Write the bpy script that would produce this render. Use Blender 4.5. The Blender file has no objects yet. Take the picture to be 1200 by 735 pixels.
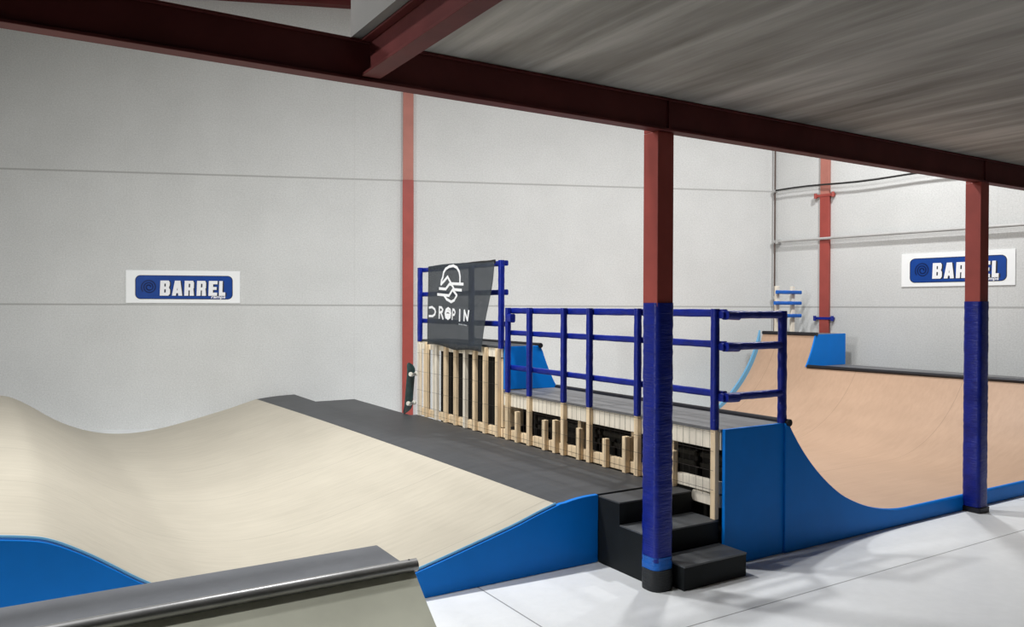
import bpy, bmesh, math, random
from mathutils import Vector, Matrix
random.seed(7)
SC = bpy.context.scene
COL = SC.collection
R = math.radians

# ---------------------------------------------------------------- materials
def _nodes(name):
    m = bpy.data.materials.new(name); m.use_nodes = True
    nt = m.node_tree
    return m, nt, nt.nodes['Principled BSDF']

def N(nt, t, **kw):
    n = nt.nodes.new(t)
    for k, v in kw.items(): setattr(n, k, v)
    return n

def L(nt, a, b): nt.links.new(a, b)

def coords(nt, scale=(1, 1, 1)):
    tc = N(nt, 'ShaderNodeTexCoord'); mp = N(nt, 'ShaderNodeMapping')
    mp.inputs['Scale'].default_value = scale
    L(nt, tc.outputs['Object'], mp.inputs['Vector'])
    return mp.outputs['Vector'], tc.outputs['Object']

def noise(nt, vec, scale, detail=4, rough=.6):
    n = N(nt, 'ShaderNodeTexNoise')
    n.inputs['Scale'].default_value = scale; n.inputs['Detail'].default_value = detail
    n.inputs['Roughness'].default_value = rough
    L(nt, vec, n.inputs['Vector']); return n.outputs['Fac']

def ramp(nt, fac, stops):
    r = N(nt, 'ShaderNodeValToRGB'); e = r.color_ramp.elements
    while len(e) < len(stops): e.new(.5)
    for el, (p, c) in zip(e, stops):
        el.position = p; el.color = (c[0], c[1], c[2], 1)
    L(nt, fac, r.inputs['Fac']); return r.outputs['Color']

def math_(nt, op, a, b=None):
    n = N(nt, 'ShaderNodeMath', operation=op)
    for i, v in enumerate((a, b)):
        if v is None: continue
        if hasattr(v, 'links'): L(nt, v, n.inputs[i])
        else: n.inputs[i].default_value = v
    return n.outputs[0]

def mixc(nt, fac, a, b, mode='MIX'):
    n = N(nt, 'ShaderNodeMix', data_type='RGBA', blend_type=mode)
    for sock, v in ((n.inputs['Factor'], fac), (n.inputs[6], a), (n.inputs[7], b)):
        if hasattr(v, 'links'): L(nt, v, sock)
        elif isinstance(v, (int, float)): sock.default_value = v
        else: sock.default_value = (v[0], v[1], v[2], 1)
    return n.outputs[2]

def bump(nt, bsdf, height, strength=.2, dist=.01):
    b = N(nt, 'ShaderNodeBump'); b.inputs['Strength'].default_value = strength
    b.inputs['Distance'].default_value = dist
    L(nt, height, b.inputs['Height']); L(nt, b.outputs['Normal'], bsdf.inputs['Normal'])

def mul(c, k): return tuple(x * k for x in c)

def mat(name, base, rough=.6, metal=0., var=.12, scale=6., stretch=(1, 1, 1), bmp=0., bscale=40., spec=.5):
    m, nt, b = _nodes(name)
    v, _ = coords(nt, stretch)
    f = noise(nt, v, scale)
    L(nt, ramp(nt, f, [(.3, mul(base, 1 - var)), (.7, mul(base, 1 + var))]), b.inputs['Base Color'])
    b.inputs['Roughness'].default_value = rough; b.inputs['Metallic'].default_value = metal
    b.inputs['Specular IOR Level'].default_value = spec
    if bmp: bump(nt, b, noise(nt, v, bscale), bmp, .01)
    return m

def line_mask(nt, val, period, offset, width):
    """1 on thin lines every `period` along val"""
    a = math_(nt, 'DIVIDE', math_(nt, 'SUBTRACT', val, offset - width / 2), period)
    return math_(nt, 'LESS_THAN', math_(nt, 'FRACT', a), width / period)

def sep(nt, vec):
    s = N(nt, 'ShaderNodeSeparateXYZ'); L(nt, vec, s.inputs[0]); return s.outputs

def m_wall():
    m, nt, b = _nodes('precast_concrete')
    v, o = coords(nt)
    f1 = noise(nt, v, 1.1, 5, .6); f2 = noise(nt, v, 55, 3, .7)
    c = ramp(nt, f1, [(.3, (.555, .565, .555)), (.72, (.635, .645, .635))])
    c = mixc(nt, .22, c, ramp(nt, f2, [(.35, (.38, .385, .375)), (.65, (.84, .85, .84))]), 'MIX')
    s = sep(nt, o)
    seam = math_(nt, 'MULTIPLY', line_mask(nt, s[2], 1.705, 1.612, .022), math_(nt, 'LESS_THAN', s[2], 4.))
    vs = line_mask(nt, s[0], 30., 3.0, .012)
    c = mixc(nt, math_(nt, 'MULTIPLY', seam, .55), c, (.25, .25, .24))
    c = mixc(nt, math_(nt, 'MULTIPLY', vs, .3), c, (.5, .5, .49))
    L(nt, c, b.inputs['Base Color']); b.inputs['Roughness'].default_value = .85
    b.inputs['Specular IOR Level'].default_value = .2
    bump(nt, b, f2, .25, .006)
    return m

def m_floor():
    m, nt, b = _nodes('pale_floor_paint')
    v, o = coords(nt)
    f1 = noise(nt, v, .9, 5, .6)
    c = ramp(nt, f1, [(.3, (.74, .76, .77)), (.7, (.82, .84, .85))])
    c = mixc(nt, .12, c, ramp(nt, noise(nt, v, 14, 5, .7), [(.3, (.5, .5, .5)), (.7, (.9, .9, .9))]))
    s = sep(nt, o)
    j1 = line_mask(nt, s[1], 2.44, 2.87, .009); j2 = line_mask(nt, s[0], 4.88, 2.19, .009)
    c = mixc(nt, math_(nt, 'MULTIPLY', math_(nt, 'MAXIMUM', j1, j2), .75), c, (.16, .16, .16))
    L(nt, c, b.inputs['Base Color']); b.inputs['Roughness'].default_value = .42
    b.inputs['Specular IOR Level'].default_value = .35
    return m

def m_ply(name, lo, hi, seam_off, axis=1, period=1.22, stretch=(1.2, 16, 8), rough=.5):
    m, nt, b = _nodes(name)
    v, o = coords(nt, stretch); v2, _ = coords(nt)
    f1 = noise(nt, v, 1.6, 6, .65); f2 = noise(nt, v2, 1.3, 4, .6)
    c = ramp(nt, f1, [(.3, lo), (.7, hi)])
    c = mixc(nt, .35, c, ramp(nt, f2, [(.3, mul(lo, .92)), (.7, mul(hi, 1.04))]))
    s = sep(nt, o)
    seam = line_mask(nt, s[axis], period, seam_off, .007)
    c = mixc(nt, math_(nt, 'MULTIPLY', seam, .42), c, mul(lo, .5))
    L(nt, c, b.inputs['Base Color']); b.inputs['Roughness'].default_value = rough
    b.inputs['Specular IOR Level'].default_value = .3
    return m

def m_slab():
    m, nt, b = _nodes('board_marked_slab')
    v, o = coords(nt, (3.4, .24, 1)); v2, _ = coords(nt, (2, .6, 1))
    f = noise(nt, v, 1.7, 6, .62); f2 = noise(nt, v2, 1.0, 4, .6)
    c = ramp(nt, f, [(.32, (.14, .128, .11)), (.5, (.34, .325, .295)), (.68, (.66, .635, .595))])
    c = mixc(nt, .5, c, ramp(nt, f2, [(.32, (.17, .158, .14)), (.68, (.50, .48, .445))]))
    L(nt, c, b.inputs['Base Color']); b.inputs['Roughness'].default_value = .8
    return m

def m_tape(name, base, rough=.32):
    m, nt, b = _nodes(name)
    v, _ = coords(nt, (6, 6, 34)); v2, _ = coords(nt)
    f = noise(nt, v, 2.2, 4, .6)
    L(nt, ramp(nt, noise(nt, v2, 14, 4), [(.3, mul(base, .8)), (.7, mul(base, 1.2))]), b.inputs['Base Color'])
    b.inputs['Roughness'].default_value = rough; b.inputs['Specular IOR Level'].default_value = .35
    bump(nt, b, f, .5, .012)
    return m

def m_pine(name, base):
    m, nt, b = _nodes(name)
    v, _ = coords(nt, (14, 14, 1.4)); v2, _ = coords(nt)
    f = noise(nt, v, 2.2, 6, .65)
    c = ramp(nt, f, [(.25, mul(base, .72)), (.55, base), (.8, mul(base, 1.12))])
    c = mixc(nt, .25, c, ramp(nt, noise(nt, v2, 5, 3), [(.35, mul(base, .7)), (.7, mul(base, 1.15))]))
    L(nt, c, b.inputs['Base Color']); b.inputs['Roughness'].default_value = .7
    return m

def m_banner():
    m, nt, b = _nodes('thin_black_cloth')
    v, _ = coords(nt)
    L(nt, ramp(nt, noise(nt, v, 9, 4), [(.3, (.024, .032, .042)), (.7, (.042, .053, .066))]), b.inputs['Base Color'])
    b.inputs['Roughness'].default_value = .75
    tr = N(nt, 'ShaderNodeBsdfTransparent'); mx = N(nt, 'ShaderNodeMixShader')
    mx.inputs[0].default_value = .71
    L(nt, tr.outputs[0], mx.inputs[1]); L(nt, b.outputs[0], mx.inputs[2])
    L(nt, mx.outputs[0], nt.nodes['Material Output'].inputs['Surface'])
    return m

M = dict(
    wall=m_wall(), floor=m_floor(), slab=m_slab(),
    far=mat('dim_hall_wall', (.08, .08, .078), .85),
    plaster=mat('white_plaster', (.22, .215, .205), .8, var=.03),
    roof=mat('roof_sheet', (.35, .35, .34), .7),
    red=mat('red_oxide_paint', (.33, .058, .045), .5, var=.12, scale=5, bmp=.05),
    redpale=mat('pale_red_paint', (.42, .16, .125), .6, var=.1, scale=5),
    maroon=mat('maroon_beam_paint', (.115, .026, .025), .55, var=.15, scale=5, bmp=.05, spec=.2),
    birch=m_ply('pale_birch_ply', (.42, .385, .312), (.51, .47, .385), .72),
    tan=m_ply('tan_ramp_ply', (.425, .285, .195), (.505, .345, .24), .5),
    deck=mat('grey_deck_sheet', (.055, .058, .062), .55, var=.12, scale=3, stretch=(1, 4, 1), spec=.4),
    deckpale=mat('pale_grey_deck_sheet', (.13, .13, .135), .5, var=.12, scale=4, stretch=(1, 5, 1)),
    deckblue=mat('blue_grey_deck_sheet', (.19, .20, .22), .6, var=.1, scale=7),
    blue=mat('blue_panel_paint', (.002, .19, .68), .45, var=.06, scale=3, spec=.14),
    bluerim=mat('pale_blue_rim', (.13, .36, .58), .45, var=.06, scale=3),
    tape=m_tape('blue_wrap_film', (.005, .016, .23)),
    tapebright=m_tape('bright_blue_tape', (.008, .12, .50)),
    tapedark=m_tape('black_wrap_film', (.016, .018, .02), .5),
    pine=m_pine('raw_pine', (.88, .69, .45)),
    pinepale=m_pine('whitish_pine', (.86, .79, .66)),
    dark=mat('dark_void_shade', (.012, .010, .007), .9),
    black=mat('black_step_paint', (.009, .011, .012), .6, var=.2, spec=.2),
    tread=mat('worn_black_tread', (.075, .08, .085), .5, var=.45, scale=4),
    steel=mat('worn_steel', (.42, .42, .42), .36, .75, var=.15, scale=10),
    steeldark=mat('dark_steel', (.03, .03, .035), .4, .6),
    bank=mat('grey_green_ply', (.60, .605, .49), .5, var=.1, scale=3),
    grey=mat('grey_pipe', (.42, .42, .41), .45),
    cable=mat('black_cable', (.015, .015, .015), .5),
    rust=mat('dark_rusty_pipe', (.09, .06, .05), .6),
    wire=mat('dark_wire', (.05, .04, .035), .5, .4),
    signwhite=mat('sign_white', (.86, .88, .88), .4, var=.01),
    signblue=mat('sign_blue', (.005, .05, .27), .4, var=.1, spec=.25),
    signnavy=mat('sign_navy', (.004, .022, .12), .4, spec=.25),
    signdark=mat('sign_dark', (.006, .012, .03), .4),
    lettering=mat('white_print', (.85, .86, .88), .6, var=.01),
    greyprint=mat('grey_print', (.30, .32, .34), .6, var=.05),
    banner=m_banner(),
    board_green=mat('green_board_graphic', (.015, .06, .06), .4, var=.6, scale=14),
    wheel=mat('white_wheel', (.75, .74, .66), .4, var=.05),
    metal=mat('truck_metal', (.45, .45, .45), .35, .9),
)

# ---------------------------------------------------------------- mesh builder
class MB:
    def __init__(s): s.v = []; s.f = []
    def add(s, verts, faces):
        o = len(s.v); s.v += [tuple(v) for v in verts]; s.f += [tuple(i + o for i in f) for f in faces]; return s
    def box(s, x0, x1, y0, y1, z0, z1):
        v = [(x, y, z) for x in (x0, x1) for y in (y0, y1) for z in (z0, z1)]
        return s.add(v, [(0, 1, 3, 2), (4, 6, 7, 5), (0, 4, 5, 1), (2, 3, 7, 6), (0, 2, 6, 4), (1, 5, 7, 3)])
    def prism(s, pts, axis, a, b):
        """polygon in the two other axes, extruded along axis between a and b"""
        def P(p, t):
            if axis == 0: return (t, p[0], p[1])
            if axis == 1: return (p[0], t, p[1])
            return (p[0], p[1], t)
        n = len(pts); v = [P(p, a) for p in pts] + [P(p, b) for p in pts]
        f = [tuple(range(n)), tuple(range(2 * n - 1, n - 1, -1))]
        f += [(i, (i + 1) % n, n + (i + 1) % n, n + i) for i in range(n)]
        return s.add(v, f)
    def sweep(s, rows, zb):
        """rows of equal-length top polylines -> closed solid down to zb"""
        nr, nc = len(rows), len(rows[0]); v = []; f = []
        for r in rows: v += list(r)
        for r in rows: v += [(p[0], p[1], zb) for p in r]
        o = nr * nc
        for i in range(nr - 1):
            for j in range(nc - 1):
                a = i * nc + j; q = (a, a + 1, a + nc + 1, a + nc)
                f.append(q); f.append(tuple(k + o for k in reversed(q)))
        for i in range(nr - 1):
            for j in (0, nc - 1):
                a = i * nc + j; f.append((a, a + nc, a + nc + o, a + o))
        for i in (0, nr - 1):
            for j in range(nc - 1):
                a = i * nc + j; f.append((a, a + 1, a + 1 + o, a + o))
        return s.add(v, f)
    def tube(s, pts, r, n=10, cap=True):
        pts = [Vector(p) for p in pts]; rings = []
        rr = r if isinstance(r, (list, tuple)) else [r] * len(pts)
        for i, p in enumerate(pts):
            t = (pts[min(i + 1, len(pts) - 1)] - pts[max(i - 1, 0)]).normalized()
            up = Vector((0, 0, 1)) if abs(t.z) < .9 else Vector((1, 0, 0))
            a = t.cross(up).normalized(); b = t.cross(a)
            rings.append([p + (a * math.cos(2 * math.pi * k / n) + b * math.sin(2 * math.pi * k / n)) * rr[i] for k in range(n)])
        v = [q for ring in rings for q in ring]; f = []
        for i in range(len(pts) - 1):
            for k in range(n):
                f.append((i * n + k, i * n + (k + 1) % n, (i + 1) * n + (k + 1) % n, (i + 1) * n + k))
        if cap: f += [tuple(range(n)), tuple(range(len(v) - 1, len(v) - n - 1, -1))]
        return s.add(v, f)
    def bar(s, p, q, w, h, wob=0., seg=1, rad=.3):
        """rounded-rectangle bar from p to q, w across (horizontal), h in the other direction"""
        p, q = Vector(p), Vector(q); t = (q - p).normalized()
        up = Vector((0, 0, 1)) if abs(t.z) < .9 else Vector((0, 1, 0))
        a = t.cross(up).normalized(); b = a.cross(t)
        c = min(w, h) * rad; prof = []
        for sx, sy, a0 in ((1, 1, 0), (-1, 1, 90), (-1, -1, 180), (1, -1, 270)):
            for k in range(4):
                an = R(a0 + k * 30)
                prof.append((sx * (w / 2 - c) + c * math.cos(an), sy * (h / 2 - c) + c * math.sin(an)))
        n = len(prof); v = []; f = []
        for i in range(seg + 1):
            k = 1 + random.uniform(-wob, wob)
            o = p.lerp(q, i / seg)
            v += [o + a * (x * k) + b * (y * k) for x, y in prof]
        for i in range(seg):
            for j in range(n): f.append((i * n + j, i * n + (j + 1) % n, (i + 1) * n + (j + 1) % n, (i + 1) * n + j))
        f += [tuple(range(n)), tuple(range(len(v) - 1, len(v) - n - 1, -1))]
        return s.add(v, f)
    def build(s, name, m, parent=None, bevel=0., smooth=False, label=None):
        off = parent_offset(parent)
        me = bpy.data.meshes.new(name)
        me.from_pydata([(x - off[0], y - off[1], z - off[2]) for x, y, z in s.v], [], s.f)
        bm = bmesh.new(); bm.from_mesh(me); bmesh.ops.recalc_face_normals(bm, faces=bm.faces); bm.to_mesh(me); bm.free()
        me.materials.append(m)
        if smooth:
            me.polygons.foreach_set('use_smooth', [True] * len(me.polygons))
        o = bpy.data.objects.new(name, me); COL.objects.link(o)
        if parent: o.parent = parent
        if bevel:
            b = o.modifiers.new('edge', 'BEVEL'); b.width = bevel; b.segments = 2; b.limit_method = 'ANGLE'; b.angle_limit = R(40)
        if smooth:
            try:
                me.set_sharp_from_angle(angle=R(40))
            except Exception: pass
        if label: o['label'] = label
        return o

def parent_offset(p):
    off = Vector((0, 0, 0))
    while p:
        if p.get('_rot'): return off          # parts of turned things are built in local metres
        off += p.location; p = p.parent
    return off

def tag(o, label, cat, group=None):
    o['label'] = label; o['category'] = cat
    if group: o['group'] = group
    return o
def struct(o): o['kind'] = 'structure'; return o
def thing(name, loc, label, cat, group=None, rz=None):
    o = bpy.data.objects.new(name, None); COL.objects.link(o); o.location = loc
    o.empty_display_size = .2
    if rz is not None: o.rotation_euler = (0, 0, rz); o['_rot'] = 1
    return tag(o, label, cat, group)

# ---------------------------------------------------------------- room shell
A = Vector((.996, 11.285, 0)); WA = R(-22.113)               # back wall origin and heading
CR = Vector((9.42, 7.862, 0)); WR = math.atan2(-.99363, .11268)   # corner and right-wall heading
def wall(name, origin, ang, s0, s1, h, m):
    o = MB().box(s0, s1, 0, .25, 0, h).build(name, m); o.location = origin; o.rotation_euler = (0, 0, ang); return struct(o)
HALL = 6.4
wall('wall_back', A, WA, -13.5, 9.093, HALL, M['wall'])
wall('wall_right', CR, WR, -.02, 13.2, HALL, M['wall'])
struct(MB().box(-11.75, -11.5, -5.3, 16.5, 0, HALL).build('wall_left', M['far']))
struct(MB().box(-11.75, 11.2, -5.55, -5.3, 0, HALL).build('wall_front', M['far']))
struct(MB().box(-12, 11.8, -5.8, 17, -.2, 0).build('floor', M['floor']))
struct(MB().box(-12, 11.8, -5.8, 17, HALL, HALL + .2).build('roof', M['roof']))
struct(MB().box(1.315, 10.1, -5.3, 3.43, 2.77, 2.95).build('ceiling', M['slab']))
struct(MB().box(1.205, 1.315, .2, 3.29, 2.771, 5.2).build('wall_upper', M['plaster']))

def on_wall(o, origin, ang): o.location = origin; o.rotation_euler = (0, 0, ang); return o

# mezzanine steelwork
def ibeam(axis, a, b, c, w, z0, z1, ft=.012, wt=.012):
    m = MB()
    for (lo, hi, za, zb_) in ((c - w / 2, c + w / 2, z0, z0 + ft), (c - wt / 2, c + wt / 2, z0 + ft, z1 - ft), (c - w / 2, c + w / 2, z1 - ft, z1)):
        if axis == 0: m.box(a, b, lo, hi, za, zb_)
        else: m.box(lo, hi, a, b, za, zb_)
    return m
tb = thing('steel_beam', (2, 3.36, 2.588), 'long maroon steel edge beam carried by the two blue-wrapped columns', 'beam')
ibeam(0, -8.5, 9.9, 3.315, .08, 2.588, 2.768, .012, .05).build('girder', M['maroon'], tb, bevel=.002)
for x in (3.06, 6.375):
    MB().box(x - .006, x + .006, 3.277, 3.289, 2.60, 2.756).build('stiffener', M['maroon'], tb)
cb = ibeam(1, -5.2, 3.268, 1.29, .085, 2.605, 2.77).build('steel_beam', M['maroon'], bevel=.002)
tag(cb, 'short maroon steel cross beam running overhead below the white upper wall', 'beam')

def square_shaft(m, cx, cy, w, z0, z1, seg, wob, rad=.2, lean=0.):
    prof = []
    c = w * rad
    for sx, sy, a0 in ((1, 1, 0), (-1, 1, 90), (-1, -1, 180), (1, -1, 270)):
        for k in range(5):
            an = R(a0 + k * 22.5); prof.append((sx * (w / 2 - c) + c * math.cos(an), sy * (w / 2 - c) + c * math.sin(an)))
    n = len(prof); v = []; f = []
    for i in range(seg + 1):
        z = z0 + (z1 - z0) * i / seg; k = 1 + random.uniform(-wob, wob)
        for j, (x, y) in enumerate(prof):
            kk = k + random.uniform(-wob, wob) * .35
            v.append((cx + x * kk, cy + y * kk, z))
    for i in range(seg):
        for j in range(n): f.append((i * n + j, i * n + (j + 1) % n, (i + 1) * n + (j + 1) % n, (i + 1) * n + j))
    f += [tuple(range(n)), tuple(range(len(v) - 1, len(v) - n - 1, -1))]
    m.add(v, f); return m

# near column
t = thing('steel_column', (3.06, 3.368, 0), 'red steel column with blue wrap and black foot beside the black steps', 'column')
MB().box(3.0, 3.12, 3.308, 3.428, 1.60, 2.587).box(3.0, 3.12, 3.357, 3.428, 2.587, 2.769).box(3.012, 3.108, 3.32, 3.416, 0, 1.60).build('shaft', M['red'], t, bevel=.004)
square_shaft(MB(), 3.062, 3.368, .136, .13, 1.625, 70, .022, .22).build('wrap', M['tape'], t, smooth=True, label='wrinkled dark blue film')
square_shaft(MB(), 3.062, 3.368, .143, .115, .19, 6, .02, .3).build('wrap', M['tapebright'], t, smooth=True, label='bright blue tape band')
square_shaft(MB(), 3.062, 3.366, .155, 0, .12, 5, .015, .38).build('foot_cover', M['tapedark'], t, smooth=True)
# far column
t = thing('steel_column', (6.375, 3.345, 0), 'red steel column with blue wrap standing before the tan half pipe', 'column')
MB().box(6.315, 6.435, 3.285, 3.405, 1.63, 2.587).box(6.315, 6.435, 3.357, 3.405, 2.587, 2.769).box(6.327, 6.423, 3.297, 3.393, 0, 1.63).build('shaft', M['red'], t, bevel=.004)
square_shaft(MB(), 6.375, 3.345, .138, .045, 1.655, 70, .02, .2).build('wrap', M['tape'], t, smooth=True, label='wrinkled dark blue film')
square_shaft(MB(), 6.378, 3.343, .15, 0, .04, 2, .01, .1).build('base_plate', M['steeldark'], t)

# columns built against the walls, parts in wall-local metres
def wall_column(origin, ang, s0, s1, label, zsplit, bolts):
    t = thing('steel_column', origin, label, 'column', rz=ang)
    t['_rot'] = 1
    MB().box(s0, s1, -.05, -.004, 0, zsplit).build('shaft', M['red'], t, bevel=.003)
    MB().box(s0 + .004, s1 - .004, -.048, -.004, zsplit, 6.3).build('upper_shaft', M['redpale'], t, bevel=.003, label='paler upper length')  # upper length in a paler red
    for z, mm in bolts:
        MB().box(s0 - .07, s1 + .07, -.058, -.005, z - .018, z + .018).build('bracket', mm, t, bevel=.004)
        for sx in (s0 - .06, s1 + .06):
            MB().tube([(sx, -.06, z - .035), (sx, -.06, z + .035)], .022, 8).build('bolt', mm, t)
    return t
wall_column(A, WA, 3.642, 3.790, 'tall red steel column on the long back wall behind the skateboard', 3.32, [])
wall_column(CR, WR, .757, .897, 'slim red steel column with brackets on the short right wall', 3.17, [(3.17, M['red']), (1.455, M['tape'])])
t = MB().box(-6, 8.9, -.14, -.004, 5.60, 5.80).build('steel_beam', M['maroon']); on_wall(t, A, WA)
tag(t, 'dark red roof beam high on the back wall, seen above the edge beam', 'beam')

# conduit, cable, corner pipe
t = thing('conduit', CR, 'pale grey conduit pipe running level along the right wall', 'pipe', rz=WR)
MB().tube([(.09, -.07, 2.568), (9.5, -.07, 2.555)], .019, 10).build('pipe', M['grey'], t, smooth=True)
MB().box(.085, .125, -.10, -.004, 2.535, 2.60).build('end_bracket', M['grey'], t, bevel=.004)
pts = [(.09 + i * .25, -.10, 3.315 + .012 * math.sin(i * .9) - .02 * math.sin(math.pi * i / 24)) for i in range(25)]
t = MB().tube(pts, .013, 8).build('cable', M['cable'], smooth=True); on_wall(t, CR, WR)
tag(t, 'black cable strung across the right wall above the conduit', 'cable')
t = thing('corner_pipe', CR + Vector((-.05, -.05, 0)), 'thin dark vertical pipe in the corner of the two walls', 'pipe')
MB().tube([(9.36, 7.80, 0), (9.36, 7.80, 4.6)], .012, 8).build('pipe', M['rust'], t, smooth=True)
for z in (2.57, 3.31, 1.75): MB().box(9.335, 9.385, 7.775, 7.83, z - .02, z + .02).build('clip', M['grey'], t, bevel=.003)
for s, z in ((.12, 3.08), (2.05, 2.98)):
    pass

# ---------------------------------------------------------------- wall signs
LET = {
 'B': [[(0, 0), (.42, 0), (.42, 1), (0, 1)], [(.3, .80), (.84, .80), (.93, .88), (.84, 1), (.3, 1)], [(.3, .42), (.88, .42), (.88, .60), (.3, .60)],
       [(.3, 0), (.86, 0), (1, .12), (.86, .20), (.3, .20)], [(.56, .55), (.88, .55), (.95, .68), (.95, .88), (.84, 1), (.56, 1)], [(.58, 0), (.86, 0), (1, .12), (1, .40), (.88, .52), (.58, .52)]],
 'A': [[(0, 0), (.38, 0), (.60, 1), (.24, 1)], [(.62, 0), (1, 0), (.76, 1), (.40, 1)], [(.25, .17), (.75, .17), (.70, .36), (.30, .36)]],
 'R': [[(0, 0), (.42, 0), (.42, 1), (0, 1)], [(.3, .80), (.88, .80), (.88, 1), (.3, 1)], [(.3, .36), (.82, .36), (.82, .56), (.3, .56)],
       [(.58, .40), (.84, .40), (.96, .52), (.96, .88), (.84, 1), (.58, 1)], [(.56, 0), (1, 0), (.92, .46), (.56, .46)]],
 'E': [[(0, 0), (.50, 0), (.50, 1), (0, 1)], [(.3, .78), (1, .78), (1, 1), (.3, 1)], [(.3, .40), (.92, .40), (.92, .60), (.3, .60)], [(.3, 0), (1, 0), (1, .22), (.3, .22)]],
 'L': [[(0, 0), (.54, 0), (.54, 1), (0, 1)], [(.3, 0), (1, 0), (1, .24), (.3, .24)]],
}
def text_mesh(txt, size, offset=0., shear=0.):
    cu = bpy.data.curves.new('t', 'FONT'); cu.body = txt; cu.size = size; cu.offset = offset; cu.shear = shear
    cu.extrude = .0015; cu.resolution_u = 3
    ob = bpy.data.objects.new('t', cu); COL.objects.link(ob)
    dg = bpy.context.evaluated_depsgraph_get(); dg.update()
    me = ob.evaluated_get(dg).to_mesh()
    v = [tuple(p.co) for p in me.vertices]; f = [tuple(p.vertices) for p in me.polygons]
    ob.evaluated_get(dg).to_mesh_clear()
    bpy.data.objects.remove(ob); bpy.data.curves.remove(cu)
    return v, f
def rrect(x0, x1, z0, z1, r, n=6):
    p = []
    for cx, cz, a0 in ((x1 - r, z1 - r, 0), (x0 + r, z1 - r, 90), (x0 + r, z0 + r, 180), (x1 - r, z0 + r, 270)):
        for k in range(n + 1):
            an = R(a0 + 90 * k / n); p.append((cx + r * math.cos(an), cz + r * math.sin(an)))
    return p
def ribbon2d(pts, w):
    """flat outline strips of constant width along a polyline (list of quads)"""
    q = []
    for (a, b) in zip(pts[:-1], pts[1:]):
        d = Vector((b[0] - a[0], b[1] - a[1])); l = d.length
        if l < 1e-6: continue
        d /= l; n = Vector((-d.y, d.x)) * w / 2; e = d * w * .35
        A_ = Vector(a) - e; B_ = Vector(b) + e
        q.append([tuple(A_ + n), tuple(A_ - n), tuple(B_ - n), tuple(B_ + n)])
    return q
def make_sign(origin, ang, s, z, sw, label):
    loc = origin + Vector((math.cos(ang) * s, math.sin(ang) * s, z)) 
    t = thing('wall_sign', loc, label, 'sign', 'ramp maker signs on the walls', rz=ang)
    k = sw / 1.41
    def X(u): return (u - 600) * .0015 * k      # artwork units to metres
    def Z(u): return (252 - u) * .00155
    MB().prism(rrect(X(130), X(1070), Z(388), Z(115), .004), 1, -.012, -.003).build('board', M['signwhite'], t)
    MB().prism(rrect(X(205), X(1008), Z(356), Z(156), .065), 1, -.014, -.0115).build('panel', M['signdark'], t, label='blue panel outline')
    MB().prism(rrect(X(211), X(1002), Z(351), Z(161), .058), 1, -.0155, -.0125).build('panel', M['signblue'], t, label='blue panel face')
    sp = []
    for i in range(60):
        a = i / 59 * 2 * math.pi * 2.6; r = 12 + 52 * i / 59
        sp.append((X(318) + r * math.cos(a) * .0015 * k, Z(255) + r * math.sin(a) * .0015))
    m = MB()
    for q in ribbon2d(sp, .016): m.prism(q, 1, -.0165, -.015)
    m.build('spiral', M['signnavy'], t)
    sh = MB(); m = MB(); lay = 0
    for ch, x0, x1 in (('B', 408, 490), ('A', 507, 592), ('R', 608, 688), ('R', 710, 788), ('E', 808, 880), ('L', 895, 948)):
        for poly in LET[ch]:
            z0, z1 = Z(326), Z(200)
            pp = [(X(x0 + (x1 - x0) * (px_ + .06 * (pz_ - .5))), z0 + (z1 - z0) * pz_) for px_, pz_ in poly]
            lay += .00012
            m.prism(pp, 1, -.0188 - lay, -.017)
            sh.prism([(a + .016, b - .005) for a, b in pp], 1, -.0166 - lay * .5, -.0152)
    sh.build('letter_shadow', M['signdark'], t)
    m.build('lettering', M['lettering'], t, label='white heavy capitals')
    v, f = text_mesh('ramps', .062, .0015, .15)
    w = max(p[0] for p in v); m = MB()
    kx = (X(948) - X(826)) / w
    m.add([(X(826) + x * kx, -.018 - zz, Z(346) + y * .85) for x, y, zz in v], f)
    m.build('small_lettering', M['lettering'], t)
    return t
make_sign(A, WA, .818, 1.845, 1.41, 'white and blue lettered sign on the long back wall, left of the red column')
make_sign(CR, WR, 2.537, 2.085, 1.31, 'white and blue lettered sign on the right wall, partly behind the far column')

# ---------------------------------------------------------------- left bank ramp
PR = [(-2.6, .085), (-2.2, .10), (-1.8, .17), (-1.4, .31), (-1.0, .49), (-.65, .59), (-.4, .622), (-.2, .622), (0, .592), (.1, .560), (.22, .49), (.32, .42), (.437, .335), (.6, .235),
      (.8, .148), (1.0, .094), (1.2, .072), (1.4, .075), (1.6, .10), (1.8, .138), (2.08, .205), (2.42, .291), (2.6, .345), (2.765, .391)]
def cr(pts, n):
    """Catmull-Rom resample"""
    out = []
    for i in range(len(pts) - 1):
        p0, p1, p2, p3 = (Vector(pts[max(i - 1, 0)]), Vector(pts[i]), Vector(pts[i + 1]), Vector(pts[min(i + 2, len(pts) - 1)]))
        for k in range(n):
            u = k / n
            q = .5 * (2 * p1 + (p2 - p0) * u + (2 * p0 - 5 * p1 + 4 * p2 - p3) * u * u + (3 * p1 - p0 - 3 * p2 + p3) * u ** 3)
            out.append((q.x, q.y))
    out.append(pts[-1]); return out
PL = cr(PR, 4)
def shift(y): t_ = y - 3.9; return -.0055 * t_ - .0045 * t_ * t_
YN, YF = 3.93, 10.4
ys = [YN + (YF - YN) * i / 26 for i in range(27)]
t = thing('bank_ramp', (1.2, 7, 0), 'wide pale wooden wave ramp with dark grey deck and blue side', 'skate ramp')
MB().sweep([[(x + shift(y), y, z) for x, z in PL] for y in ys], .002).build('riding_surface', M['birch'], t, smooth=True)
dp = [(2.765, .391), (2.80, .399), (2.85, .408), (2.90, .414), (2.96, .418), (3.05, .419)]
rows = []
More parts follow.
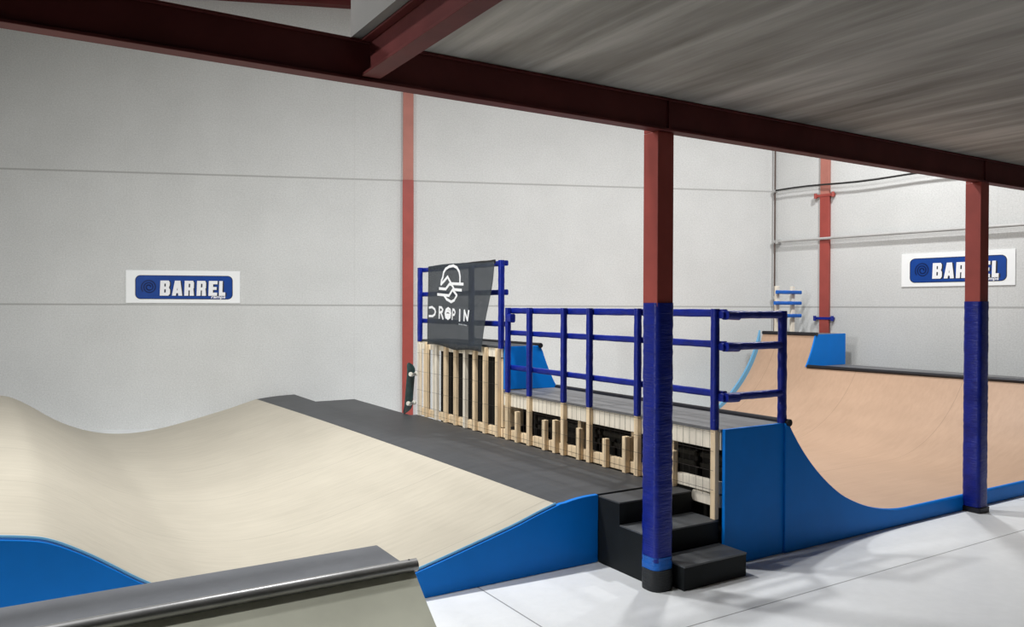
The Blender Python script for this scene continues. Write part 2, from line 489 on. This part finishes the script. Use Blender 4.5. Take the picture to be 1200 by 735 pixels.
for i in range(27):
    u = i / 26; row = []
    for k, (x, z) in enumerate(dp):
        y = YN + (10.40 - YN + .05 * k / 5) * u
        xx = x + shift(y) * (1 - k / 5)
        row.append((xx, y, z))
    rows.append(row)
d = MB().sweep(rows, .002)
d.sweep([[(3.0505, YN, .419), (3.637, YN, .419)], [(3.0505, 7.84, .419), (3.637, 7.84, .419)]], .002)
d.sweep([[(3.0505, 7.841, .419), (3.553, 7.841, .419)], [(3.0505, 9.55, .419), (3.553, 9.55, .419)]], .002)
d.build('deck', M['deck'], t)
out = [(x, z + .012) for x, z in PL if x > -2.55] + [(x, z + .006) for x, z in dp[1:]]
MB().prism([(out[0][0], .002)] + out + [(out[-1][0], .002)], 1, 3.895, 3.928).build('side_panel', M['blue'], t, bevel=.004)
rim = [(x, 3.912, z + .010) for x, z in out if x < 2.74]
MB().tube(rim, .0075, 6).build('rim', M['bluerim'], t, smooth=True)  # trim lip, its edge highlight put into the pale blue

# steps at its corner
t = thing('steps', (3.36, 3.55, 0), 'small flight of black steps up to the grey deck', 'steps')
for (y0, y1, z, x0) in ((3.235, 3.46, .142, 3.146), (3.46, 3.69, .283, 3.05), (3.69, 3.893, .419, 3.05)):
    MB().box(x0, 3.650, y0 - .004, 3.893 if z > .4 else y1 - .002, z - .010, z).build('tread', M['tread'] if z < .4 else M['deck'], t, bevel=.002)
MB().prism([(3.46, .001), (3.46, .273), (3.69, .273), (3.69, .409), (3.893, .409), (3.893, .001)], 0, 3.052, 3.650).build('body', M['black'], t)
MB().box(3.148, 3.650, 3.238, 3.459, .001, .132).build('body', M['black'], t)

# ---------------------------------------------------------------- foreground quarter pipe
t = thing('quarter_pipe', (0, 2.4, 0), 'low grey ramp with steel coping at the bottom left', 'skate ramp')
arc = [(1.04 + 2.56 * math.sin(R(a)), 2.56 * (1 - math.cos(R(a)))) for a in [i * 1.35 for i in range(31)]]
arc = [(1.0, .012)] + [(y, max(z, .012)) for y, z in arc[1:]]
ye, ze = arc[-1]
MB().sweep([[(x, y, z) for y, z in arc] for x in (-2.2, 1.24)], .001).build('riding_surface', M['bank'], t, smooth=True)
MB().box(-2.2, 1.24, ye + .001, 3.085, .001, .583).build('body', M['bank'], t, bevel=.003)
MB().box(-2.21, 1.25, ye + .012, 3.09, .584, .6).build('deck', M['deckblue'], t, bevel=.003)
cp = MB().tube([(-2.2, ye + .002, ze + .012), (1.252, ye + .002, ze + .012)], .024, 16).build('coping', M['steel'], t, smooth=True)
h = MB().tube([(1.222, ye + .002, ze + .0345), (1.222, ye + .002, ze + .0365)], .005, 8).build('bolt_hole', M['cable'], cp)

# ---------------------------------------------------------------- half pipe on the right
RR, Z0, XL = 1.65, .08, 5.62
def xr(y): return 7.03 + (7.3 - y) * .1
def zarc(h):          # horizontal run from the flat for a height above it
    return math.sqrt(max(0, 2 * RR * h - h * h))
def prof(y, zl, zr, n=22):
    p = []
    al = math.acos(1 - (zl - Z0) / RR); ar = math.acos(1 - (zr - Z0) / RR)
    for i in range(n + 1):
        a = al * (1 - i / n); p.append((XL - RR * math.sin(a), y, Z0 + RR * (1 - math.cos(a))))
    for i in range(n + 1):
        a = ar * i / n; p.append((xr(y) + RR * math.sin(a), y, Z0 + RR * (1 - math.cos(a))))
    return p
ZL, ZH = .845, 1.24
YE, YX, YB = 6.06, 6.58, 7.36
YP = 3.44
t = thing('half_pipe', (6.4, 5.4, 0), 'tan wooden half pipe with blue side panels', 'skate ramp')
s = MB()
for y0, y1, zl, zr in ((YP, YE, ZL, ZL), (YE, YX, ZH, ZL), (YX, YB, ZH, 1.255)):
    s.sweep([prof(y0, zl, zr), prof(y1, zl, zr)], .002)
s.build('riding_surface', M['tan'], t, smooth=True)
# front panel: left plain sheet, then the curved sheet standing a little proud
MB().box(3.657, 4.195, 3.415, 3.437, .001, .848).build('side_panel', M['blue'], t)
pf = [(x, z) for x, y, z in prof(3.42, ZL, ZL, 30)]
lip = []
for x, z in pf:
    lip.append((x, z + (.006 if z > .3 else .034 - .028 * max(0, (z - Z0)) / .22)))
MB().prism([(4.196, .001), (4.196, .85)] + [p for p in lip if 4.2 < p[0] < 8.78] + [(9.28, lip[-1][1]), (9.28, .001)], 1, 3.40, 3.437).build('side_panel', M['blue'], t, bevel=.006)
rl = [(x, 3.418, z - .006) for x, z in lip if 4.95 < x < 8.0]
MB().tube(rl, [.004 + .0125 * min(1, max(0, (p[0] - 4.95) / .7)) * min(1, max(0, (8.0 - p[0]) / .4)) for p in rl], 10).build('rim', M['blue'], t, smooth=True)
# far panel, rising above the surface as a pale rim
pb = [(x, z + .02) for x, y, z in prof(YB, ZH, 1.255, 30)]
inner = [(x + (.05 if x < 6.3 else -.05) * (0 if z < .15 else min(1, (z - .1) / .4)), z + .02) for x, z in pb]
MB().prism([(pb[0][0], .001)] + inner + [(pb[-1][0], .001)], 1, YB + .001, YB + .03).build('end_panel', M['bluerim'], t, bevel=.003)
# raised sections, facing panels
a0 = [(XL - RR * math.sin(a), Z0 + RR * (1 - math.cos(a))) for a in [math.acos(1 - (ZH - Z0) / RR) + (math.acos(1 - (ZL - Z0) / RR) - math.acos(1 - (ZH - Z0) / RR)) * i / 8 for i in range(9)]]
MB().prism([(3.66, ZL + .012), (3.66, ZH + .002)] + [(a0[0][0], ZH + .002)] + [(x + .012, z) for x, z in a0[1:]], 1, YE - .022, YE - .001).build('side_panel', M['blue'], t, bevel=.002, label='bright blue end of the raised left section')
ar = [math.acos(1 - (ZL - Z0) / RR) + (math.acos(1 - (1.255 - Z0) / RR) - math.acos(1 - (ZL - Z0) / RR)) * i / 8 for i in range(9)]
MB().prism([(xr(YX) + RR * math.sin(a) - .012, Z0 + RR * (1 - math.cos(a))) for a in ar] + [(9.28, 1.262), (9.28, ZL + .006)], 1, YX - .022, YX - .001).build('side_panel', M['blue'], t, bevel=.002, label='bright blue end of the raised right section')
# copings
def coping(x0, y0, x1, y1, z): MB().tube([(x0, y0, z), (x1, y1, z)], .024, 12).build('coping', M['steeldark'], t, smooth=True)
xl = XL - zarc(ZL - Z0); xh = XL - zarc(ZH - Z0)
coping(xl, 3.39, xl, YE - .03, ZL + .006); coping(xh, YE - .03, xh, YB, ZH + .004)
def cx(y, z): return xr(y) + zarc(z - Z0)
coping(cx(3.40, ZL), 3.40, cx(YX, ZL), YX - .03, ZL + .006); coping(cx(YX, 1.255), YX - .03, cx(YB, 1.255), YB, 1.26)
# right-hand deck along the wall, low and raised
MB().sweep([[(cx(YP, ZL) + .012, YP, ZL + .004), (9.32, YP, ZL + .004)], [(cx(YX, ZL) + .012, YX - .024, ZL + .004), (9.29, YX - .024, ZL + .004)]], .002).build('deck', M['deckpale'], t)
MB().sweep([[(cx(YX, 1.255) + .012, YX, 1.26), (9.28, YX, 1.26)], [(cx(YB, 1.255) + .012, YB, 1.26), (9.28, YB, 1.26)]], .002).build('deck', M['deckpale'], t)

# ---------------------------------------------------------------- timber platform
XF = 3.62
t = thing('timber_platform', (3.9, 5.6, 0), 'raw pine framed platform with wire netting between the two ramps', 'platform')
MB().box(3.645, xl - .022, 3.439, YE - .024, ZL - .016, ZL + .003).build('deck', M['deckpale'], t, bevel=.002)
MB().box(3.645, xh - .022, YE + .001, 7.80, ZH - .014, ZH + .006).build('deck', M['deck'], t, bevel=.002)
# low section
MB().box(3.658, 3.70, 3.45, 6.05, .715, ZL - .017).build('rim_joist', M['pinepale'], t, bevel=.003)
MB().box(3.66, 3.70, 3.90, 6.06, .421, .503).build('bottom_plate', M['pine'], t, bevel=.003)
POSTS = [5.945, 5.595, 5.094, 4.758, 4.206, 3.482]
for y in POSTS:
    z0 = .421 if y > 3.7 else .285
    MB().box(XF, XF + .036, y - .02, y + .02, z0, ZL - .004).build('stud', M['pine'], t, bevel=.003)
for y, z1, dx in ((5.78, .69, .045), (5.356, .668, .045), (5.205, .688, .10), (4.883, .665, .045), (4.556, .632, .045), (4.33, .68, .10), (3.849, .655, .045)):
    MB().box(XF - .003, XF - .003 + (.04 if dx < .06 else .039), y - .02, y + .02, .421, z1).build('stud', M['pine'], t, bevel=.003, label='short cut-off stud')
    if dx > .06: MB().box(XF + .041, XF + .13, y - .012, y + .02, .505, z1 - .01).build('stud', M['pine'], t, bevel=.003)
MB().box(3.657, 3.70, 3.47, 3.835, .437, .512).build('rail', M['pinepale'], t, bevel=.003, label='pale low board beside the steps')
MB().prism([(3.47, .352), (3.70, .352), (3.72, .392), (3.70, .424), (3.47, .424)], 0, 3.671, 3.70).build('rail', M['pinepale'], t, bevel=.002, label='short slanted offcut below the low board')
for y in (5.0, 4.35, 3.95): MB().box(3.74, 3.78, y, y + .045, .43, ZL - .018).build('stud', M['pine'], t, bevel=.003)
# added dark sheets standing for the shade in the void behind the frame
MB().box(3.98, 4.0, 3.47, 6.05, .004, .82).build('void_shade_back', M['dark'], t)
MB().box(3.72, 3.98, 3.47, 6.05, .002, .02).build('void_shade_bottom', M['dark'], t)
MB().box(3.90, 3.92, 6.08, 7.79, .004, 1.22).build('void_shade_back', M['dark'], t)
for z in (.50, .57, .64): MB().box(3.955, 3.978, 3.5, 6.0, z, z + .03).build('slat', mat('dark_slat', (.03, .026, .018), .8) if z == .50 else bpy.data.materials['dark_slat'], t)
# tall section
TALL = [7.78, 7.60, 7.362, 7.155, 6.935, 6.735, 6.545, 6.345, 6.118]
for i, y in enumerate(TALL):
    MB().box(XF - .002, XF + .036, y - .0225, y + .0225, .421, ZH - .018).build('stud', M['pinepale'] if i in (0, 2, 5) else M['pine'], t, bevel=.003)
MB().box(3.657, 3.70, 6.07, 7.80, .421, .50).build('bottom_plate', M['pine'], t, bevel=.003)
MB().box(3.657, 3.70, 6.07, 7.80, 1.14, ZH - .016).build('top_plate', M['pinepale'], t, bevel=.003)
MB().box(3.655, 3.675, 7.385, 7.50, .505, 1.138).build('infill_board', M['pinepale'], t, label='pale board closing one gap')
MB().box(3.66, 3.88, 6.07, 6.10, .51, 1.13).build('end_board', M['pine'], t)
MB().box(3.672, 3.69, 7.625, 7.757, .505, 1.138).build('infill_board', M['pine'], t)
w = MB()
def wirebar(m, p, q): m.tube([p, q], .0011, 4, False)
y = 3.50
while y < 5.99: wirebar(w, (XF - .007, y, .43), (XF - .007, y, .835)); y += .058
for z in (.47, .59, .71, .83): wirebar(w, (XF - .0075, 3.47, z), (XF - .0075, 5.98, z))
y = 6.10
while y < 7.80: wirebar(w, (XF - .007, y, .43), (XF - .007, y, 1.2)); y += .075
for z in (.47, .53, .70, .90, 1.10): wirebar(w, (XF - .0075, 6.08, z), (XF - .0075, 7.80, z))
w.build('wire_netting', M['wire'], t)

# ---------------------------------------------------------------- blue wrapped guard rails
t = thing('guard_railing', (3.64, 4.7, ZL), 'long blue-wrapped wooden railing along the low platform edge', 'railing')
for y in POSTS: MB().bar((XF + .016, y, ZL - .003), (XF + .016, y, 1.592), .046, .046, .05, 18).build('post', M['tape'], t, smooth=True)
for z, h_ in ((1.565, .05), (1.37, .044), (1.061, .044)):
    MB().bar((XF + .06, 6.02, z), (XF + .06, 3.44, z), .04, h_, .05, 44).build('rail', M['tape'], t, smooth=True)
MB().bar((XF + .02, 5.87, 1.50), (XF + .02, 5.94, 1.50), .05, .075, .04, 3).build('wrap', M['tape'], t, smooth=True)
MB().bar((4.205, 3.437, ZL + .004), (4.205, 3.437, 1.58), .058, .05, .06, 22, .4).build('post', M['tape'], t, smooth=True, label='wrapped end post at the coping')
for z in (1.555, 1.358, 1.045):
    MB().bar((XF + .02, 3.44, z), (4.205, 3.437, z), .045, .048, .05, 14, .4).build('rail', M['tape'], t, smooth=True)
    MB().bar((XF + .04, 3.425, z), (XF + .15, 3.425, z - .004), .066, .058, .06, 5, .4).build('wrap', M['tape'], t, smooth=True)

t = thing('guard_railing', (3.64, 6.9, ZH), 'tall blue-wrapped railing on the raised platform, hung with the banner', 'railing')
for y in (7.775, 6.62, 6.062): MB().bar((XF + .016, y, ZH - .016), (XF + .016, y, 2.02), .05, .05, .05, 18).build('post', M['tape'], t, smooth=True)
for z in (1.995, 1.732, 1.445):
    MB().bar((XF + .062, 7.81, z), (XF + .062, 6.05, z), .042, .05, .05, 30).build('rail', M['tape'], t, smooth=True)

t = thing('guard_railing', (8.95, 7.25, 1.26), 'small pale wooden railing with blue-wrapped bars in the far corner', 'railing')
for x in (8.80, 9.12): MB().box(x - .03, x + .03, 7.27, 7.31, 1.262, 1.90).build('post', M['pinepale'], t, bevel=.003)
for x0, x1, z in ((8.74, 9.24, 1.815), (8.70, 9.24, 1.665), (8.74, 9.24, 1.49)):
    MB().bar((x0, 7.245, z), (x1, 7.245, z), .04, .05, .05, 10).build('rail', M['tapebright'], t, smooth=True)

# ---------------------------------------------------------------- banner
def bpt(a, z, off=0.):
    """point on the hanging cloth: a metres from its far top corner, height z"""
    dd = 2.02 - z
    x = 3.583 - .010 * math.sin(a * 9 + dd * 2) * min(1, dd * 2 + .15) - .006 * math.sin(a * 21 + 1) * dd - .012 * dd
    return (x - off, 7.43 - a, z)
t = thing('banner', (3.58, 6.8, 1.2), 'black see-through cloth banner with white print hung on the tall railing', 'banner')
nu, nv = 40, 26; v = []; f = []
for j in range(nv + 1):
    q = j / nv
    for i in range(nu + 1):
        u = i / nu
        al = -.03 + .03 * q; arr = 1.33 - .25 * q ** 1.3 + .012 * math.sin(q * 7)
        a = al + (arr - al) * u
        zt = 2.016 + .012 * math.sin(u * 5); zb = 1.205 - .03 * u + .012 * math.sin(u * 9)
        v.append(bpt(a, zt + (zb - zt) * q))
for j in range(nv):
    for i in range(nu):
        k = j * (nu + 1) + i; f.append((k, k + 1, k + nu + 2, k + nu + 1))
cl = MB().add(v, f).build('cloth', M['banner'], t, smooth=True)
cs = cl.modifiers.new('thickness', 'SOLIDIFY'); cs.thickness = .0015
# fold over the top rail
MB().bar((3.594, 7.46, 2.003), (3.594, 6.11, 2.008), .02, .035, .1, 20).build('hem', M['board_green'] if False else M['cable'], t, smooth=True)
def print_on(m, pts, wd):
    for (p, q) in zip(pts[:-1], pts[1:]):
        p, q = Vector(p), Vector(q); l = (q - p).length
        if l < 1e-5: continue
        d = (q - p) / l; n = Vector((-d.y, d.x)) * wd / 2; p2 = p - d * wd * .3; q2 = q + d * wd * .3
        k = max(1, int(l / .03)); vv = []
        for i in range(k + 1):
            c = p2.lerp(q2, i / k)
            vv += [bpt(c.x + n.x, c.y + n.y, .0035), bpt(c.x - n.x, c.y - n.y, .0035)]
        m.add(vv, [(2 * i, 2 * i + 1, 2 * i + 3, 2 * i + 2) for i in range(k)])
m = MB()
for st in ([(.283, 1.823), (.293, 1.865), (.318, 1.896), (.334, 1.945), (.376, 1.978), (.449, 1.998), (.538, 2.003), (.616, 1.982), (.666, 1.941), (.688, 1.89), (.688, 1.834)],
           [(.283, 1.826), (.346, 1.858), (.415, 1.898), (.449, 1.866), (.49, 1.828), (.757, 1.817)],
           [(.248, 1.784), (.377, 1.776), (.45, 1.824), (.499, 1.818), (.562, 1.768), (.725, 1.759)],
           [(.211, 1.725), (.439, 1.71), (.518, 1.766), (.551, 1.75), (.628, 1.71)],
           [(.354, 1.706), (.394, 1.674), (.485, 1.647), (.563, 1.663), (.628, 1.71)]):
    print_on(m, st, .027)
m.build('emblem', M['lettering'], t, label='white wave emblem')
for glyph in ([[(.036, 1.589), (.098, 1.595), (.152, 1.573), (.166, 1.547), (.152, 1.52), (.111, 1.502), (.037, 1.502)]],
              [[(.243, 1.484), (.249, 1.595), (.294, 1.591), (.318, 1.569), (.304, 1.548), (.255, 1.54)], [(.281, 1.54), (.325, 1.477)]],
              [[(.422, 1.585), (.463, 1.57), (.479, 1.533), (.463, 1.494), (.422, 1.478), (.379, 1.493), (.367, 1.532), (.383, 1.569), (.422, 1.585)],
               [(.365, 1.522), (.479, 1.517)], [(.369, 1.543), (.422, 1.559), (.474, 1.536)], [(.374, 1.503), (.47, 1.498)]],
              [[(.519, 1.475), (.53, 1.573), (.574, 1.567), (.599, 1.545), (.581, 1.522), (.528, 1.517)]],
              [[(.705, 1.571), (.705, 1.463)]], [[(.79, 1.468), (.798, 1.564), (.859, 1.471), (.883, 1.561)]]):
    m = MB()
    for st in glyph: print_on(m, st, .023)
    m.build('letter', M['lettering'], cl, label='white printed capital')
m = MB()
for a, b in ((.69, .725), (.735, .765), (.78, .845)): print_on(m, [(a, 1.432 - (a - .69) * .06), (b, 1.43 - (b - .69) * .06)], .011)
m.build('small_print', M['greyprint'], t)

# ---------------------------------------------------------------- skateboard
t = thing('skateboard', (3.56, 7.90, .43), 'small green skateboard standing upright against the pine frame end', 'skateboard')
nx, ny = .44, -.898; wx, wy = .898, .44                 # underside faces the frame end, deck edge towards the camera
bx, by, bz, lean = 3.562, 7.915, .424, .10
def sb(w_, l_, h_):      # across, along, out of the underside
    return (bx + wx * w_ + nx * (h_ + lean * l_), by + wy * w_ + ny * (h_ + lean * l_), bz + l_ - .0 * h_)
nl, nw = 26, 6; v = []; f = []
LEN, WID = .56, .125
for side in (0, 1):
    for i in range(nl + 1):
        l_ = LEN * i / nl; e = min(l_, LEN - l_)
        half = WID / 2 * (1 if e > .085 else math.sqrt(max(.02, 1 - ((.085 - e) / .085) ** 2)))
        kick = -9 * max(0, .10 - e) ** 2 * .5
        for j in range(nw + 1):
            wv = half * (2 * j / nw - 1)
            v.append(sb(wv, l_, kick - .004 * (1 - abs(2 * j / nw - 1)) + (0 if side else -.011)))
n1 = (nl + 1) * (nw + 1)
for i in range(nl):
    for j in range(nw):
        k = i * (nw + 1) + j; q = (k, k + 1, k + nw + 2, k + nw + 1); f.append(q); f.append(tuple(x + n1 for x in reversed(q)))
for i in range(nl):
    for j in (0, nw): k = i * (nw + 1) + j; f.append((k, k + nw + 1, k + nw + 1 + n1, k + n1))
for i in (0, nl):
    for j in range(nw): k = i * (nw + 1) + j; f.append((k, k + 1, k + 1 + n1, k + n1))
# tip offset so the kicked tail touches the deck
MB().add(v, f).build('board', M['board_green'], t, smooth=True)
for l_ in (.12, .44):
    tr = MB().bar(sb(-.04, l_, .03), sb(.04, l_, .03), .018, .018, 0, 1).bar(sb(0, l_ - .02, .002), sb(0, l_ + .0, .03), .04, .03, 0, 1)
    tr = tr.build('truck', M['metal'], t)
    for sgn in (-1, 1):
        MB().tube([sb(sgn * .036, l_, .03), sb(sgn * .06, l_, .03)], .024, 14).build('wheel', M['wheel'], tr, smooth=False, bevel=.004)

# parts of turned things must not keep helper flags
for o in list(bpy.data.objects):
    if '_rot' in o: del o['_rot']

# ---------------------------------------------------------------- lights
def area(name, loc, power, size, target=None, color=(1, 1, 1), spread=180):
    l = bpy.data.lights.new(name, 'AREA'); l.shape = 'DISK'; l.size = size; l.energy = power; l.color = color; l.spread = R(spread)
    o = bpy.data.objects.new(name, l); COL.objects.link(o); o.location = loc
    d = (Vector(target) - Vector(loc)) if target else Vector((0, 0, -1))
    o.rotation_euler = d.to_track_quat('-Z', 'Y').to_euler(); return o
LC = (1.0, 1.0, 1.0)
area('hall_light', (7.9, 4.9, 5.3), 135, .3, (8.2, 5.9, 0), LC, 165)
area('hall_light', (5.1, 5.0, 5.3), 145, .3, (5.7, 6.8, 0), LC, 165)
area('hall_light', (1.9, 5.2, 5.3), 140, .3, (2.6, 7.2, 0), LC, 140)
area('hall_light', (-5.6, 5.4, 3.9), 150, .3, (0, 7.2, .2), LC, 115)  # added fill from the far left to brighten the timber faces
area('hall_light', (-1.4, 3.75, 5.3), 118, .3, (-.7, 5.0, 0), LC, 125)
wd = bpy.data.worlds.new('world'); SC.world = wd; wd.use_nodes = True
wd.node_tree.nodes['Background'].inputs[0].default_value = (.02, .02, .02, 1)

# ---------------------------------------------------------------- camera
cam = bpy.data.cameras.new('camera'); co = bpy.data.objects.new('camera', cam); COL.objects.link(co)
cam.sensor_width = 36; cam.lens = 921. / 1200 * 36; cam.clip_start = .05; cam.clip_end = 100
mw = Matrix.Rotation(R(-31.74), 4, 'Z') @ Matrix.Rotation(R(90 - .485), 4, 'X') @ Matrix.Rotation(R(.2), 4, 'Z')
co.matrix_world = Matrix.Translation((0, 0, 1.6)) @ mw
SC.camera = co
vs = SC.view_settings
vs.view_transform = 'Standard'; vs.look = 'None'; vs.gamma = 1; vs.use_curve_mapping = False; vs.exposure = -0.1
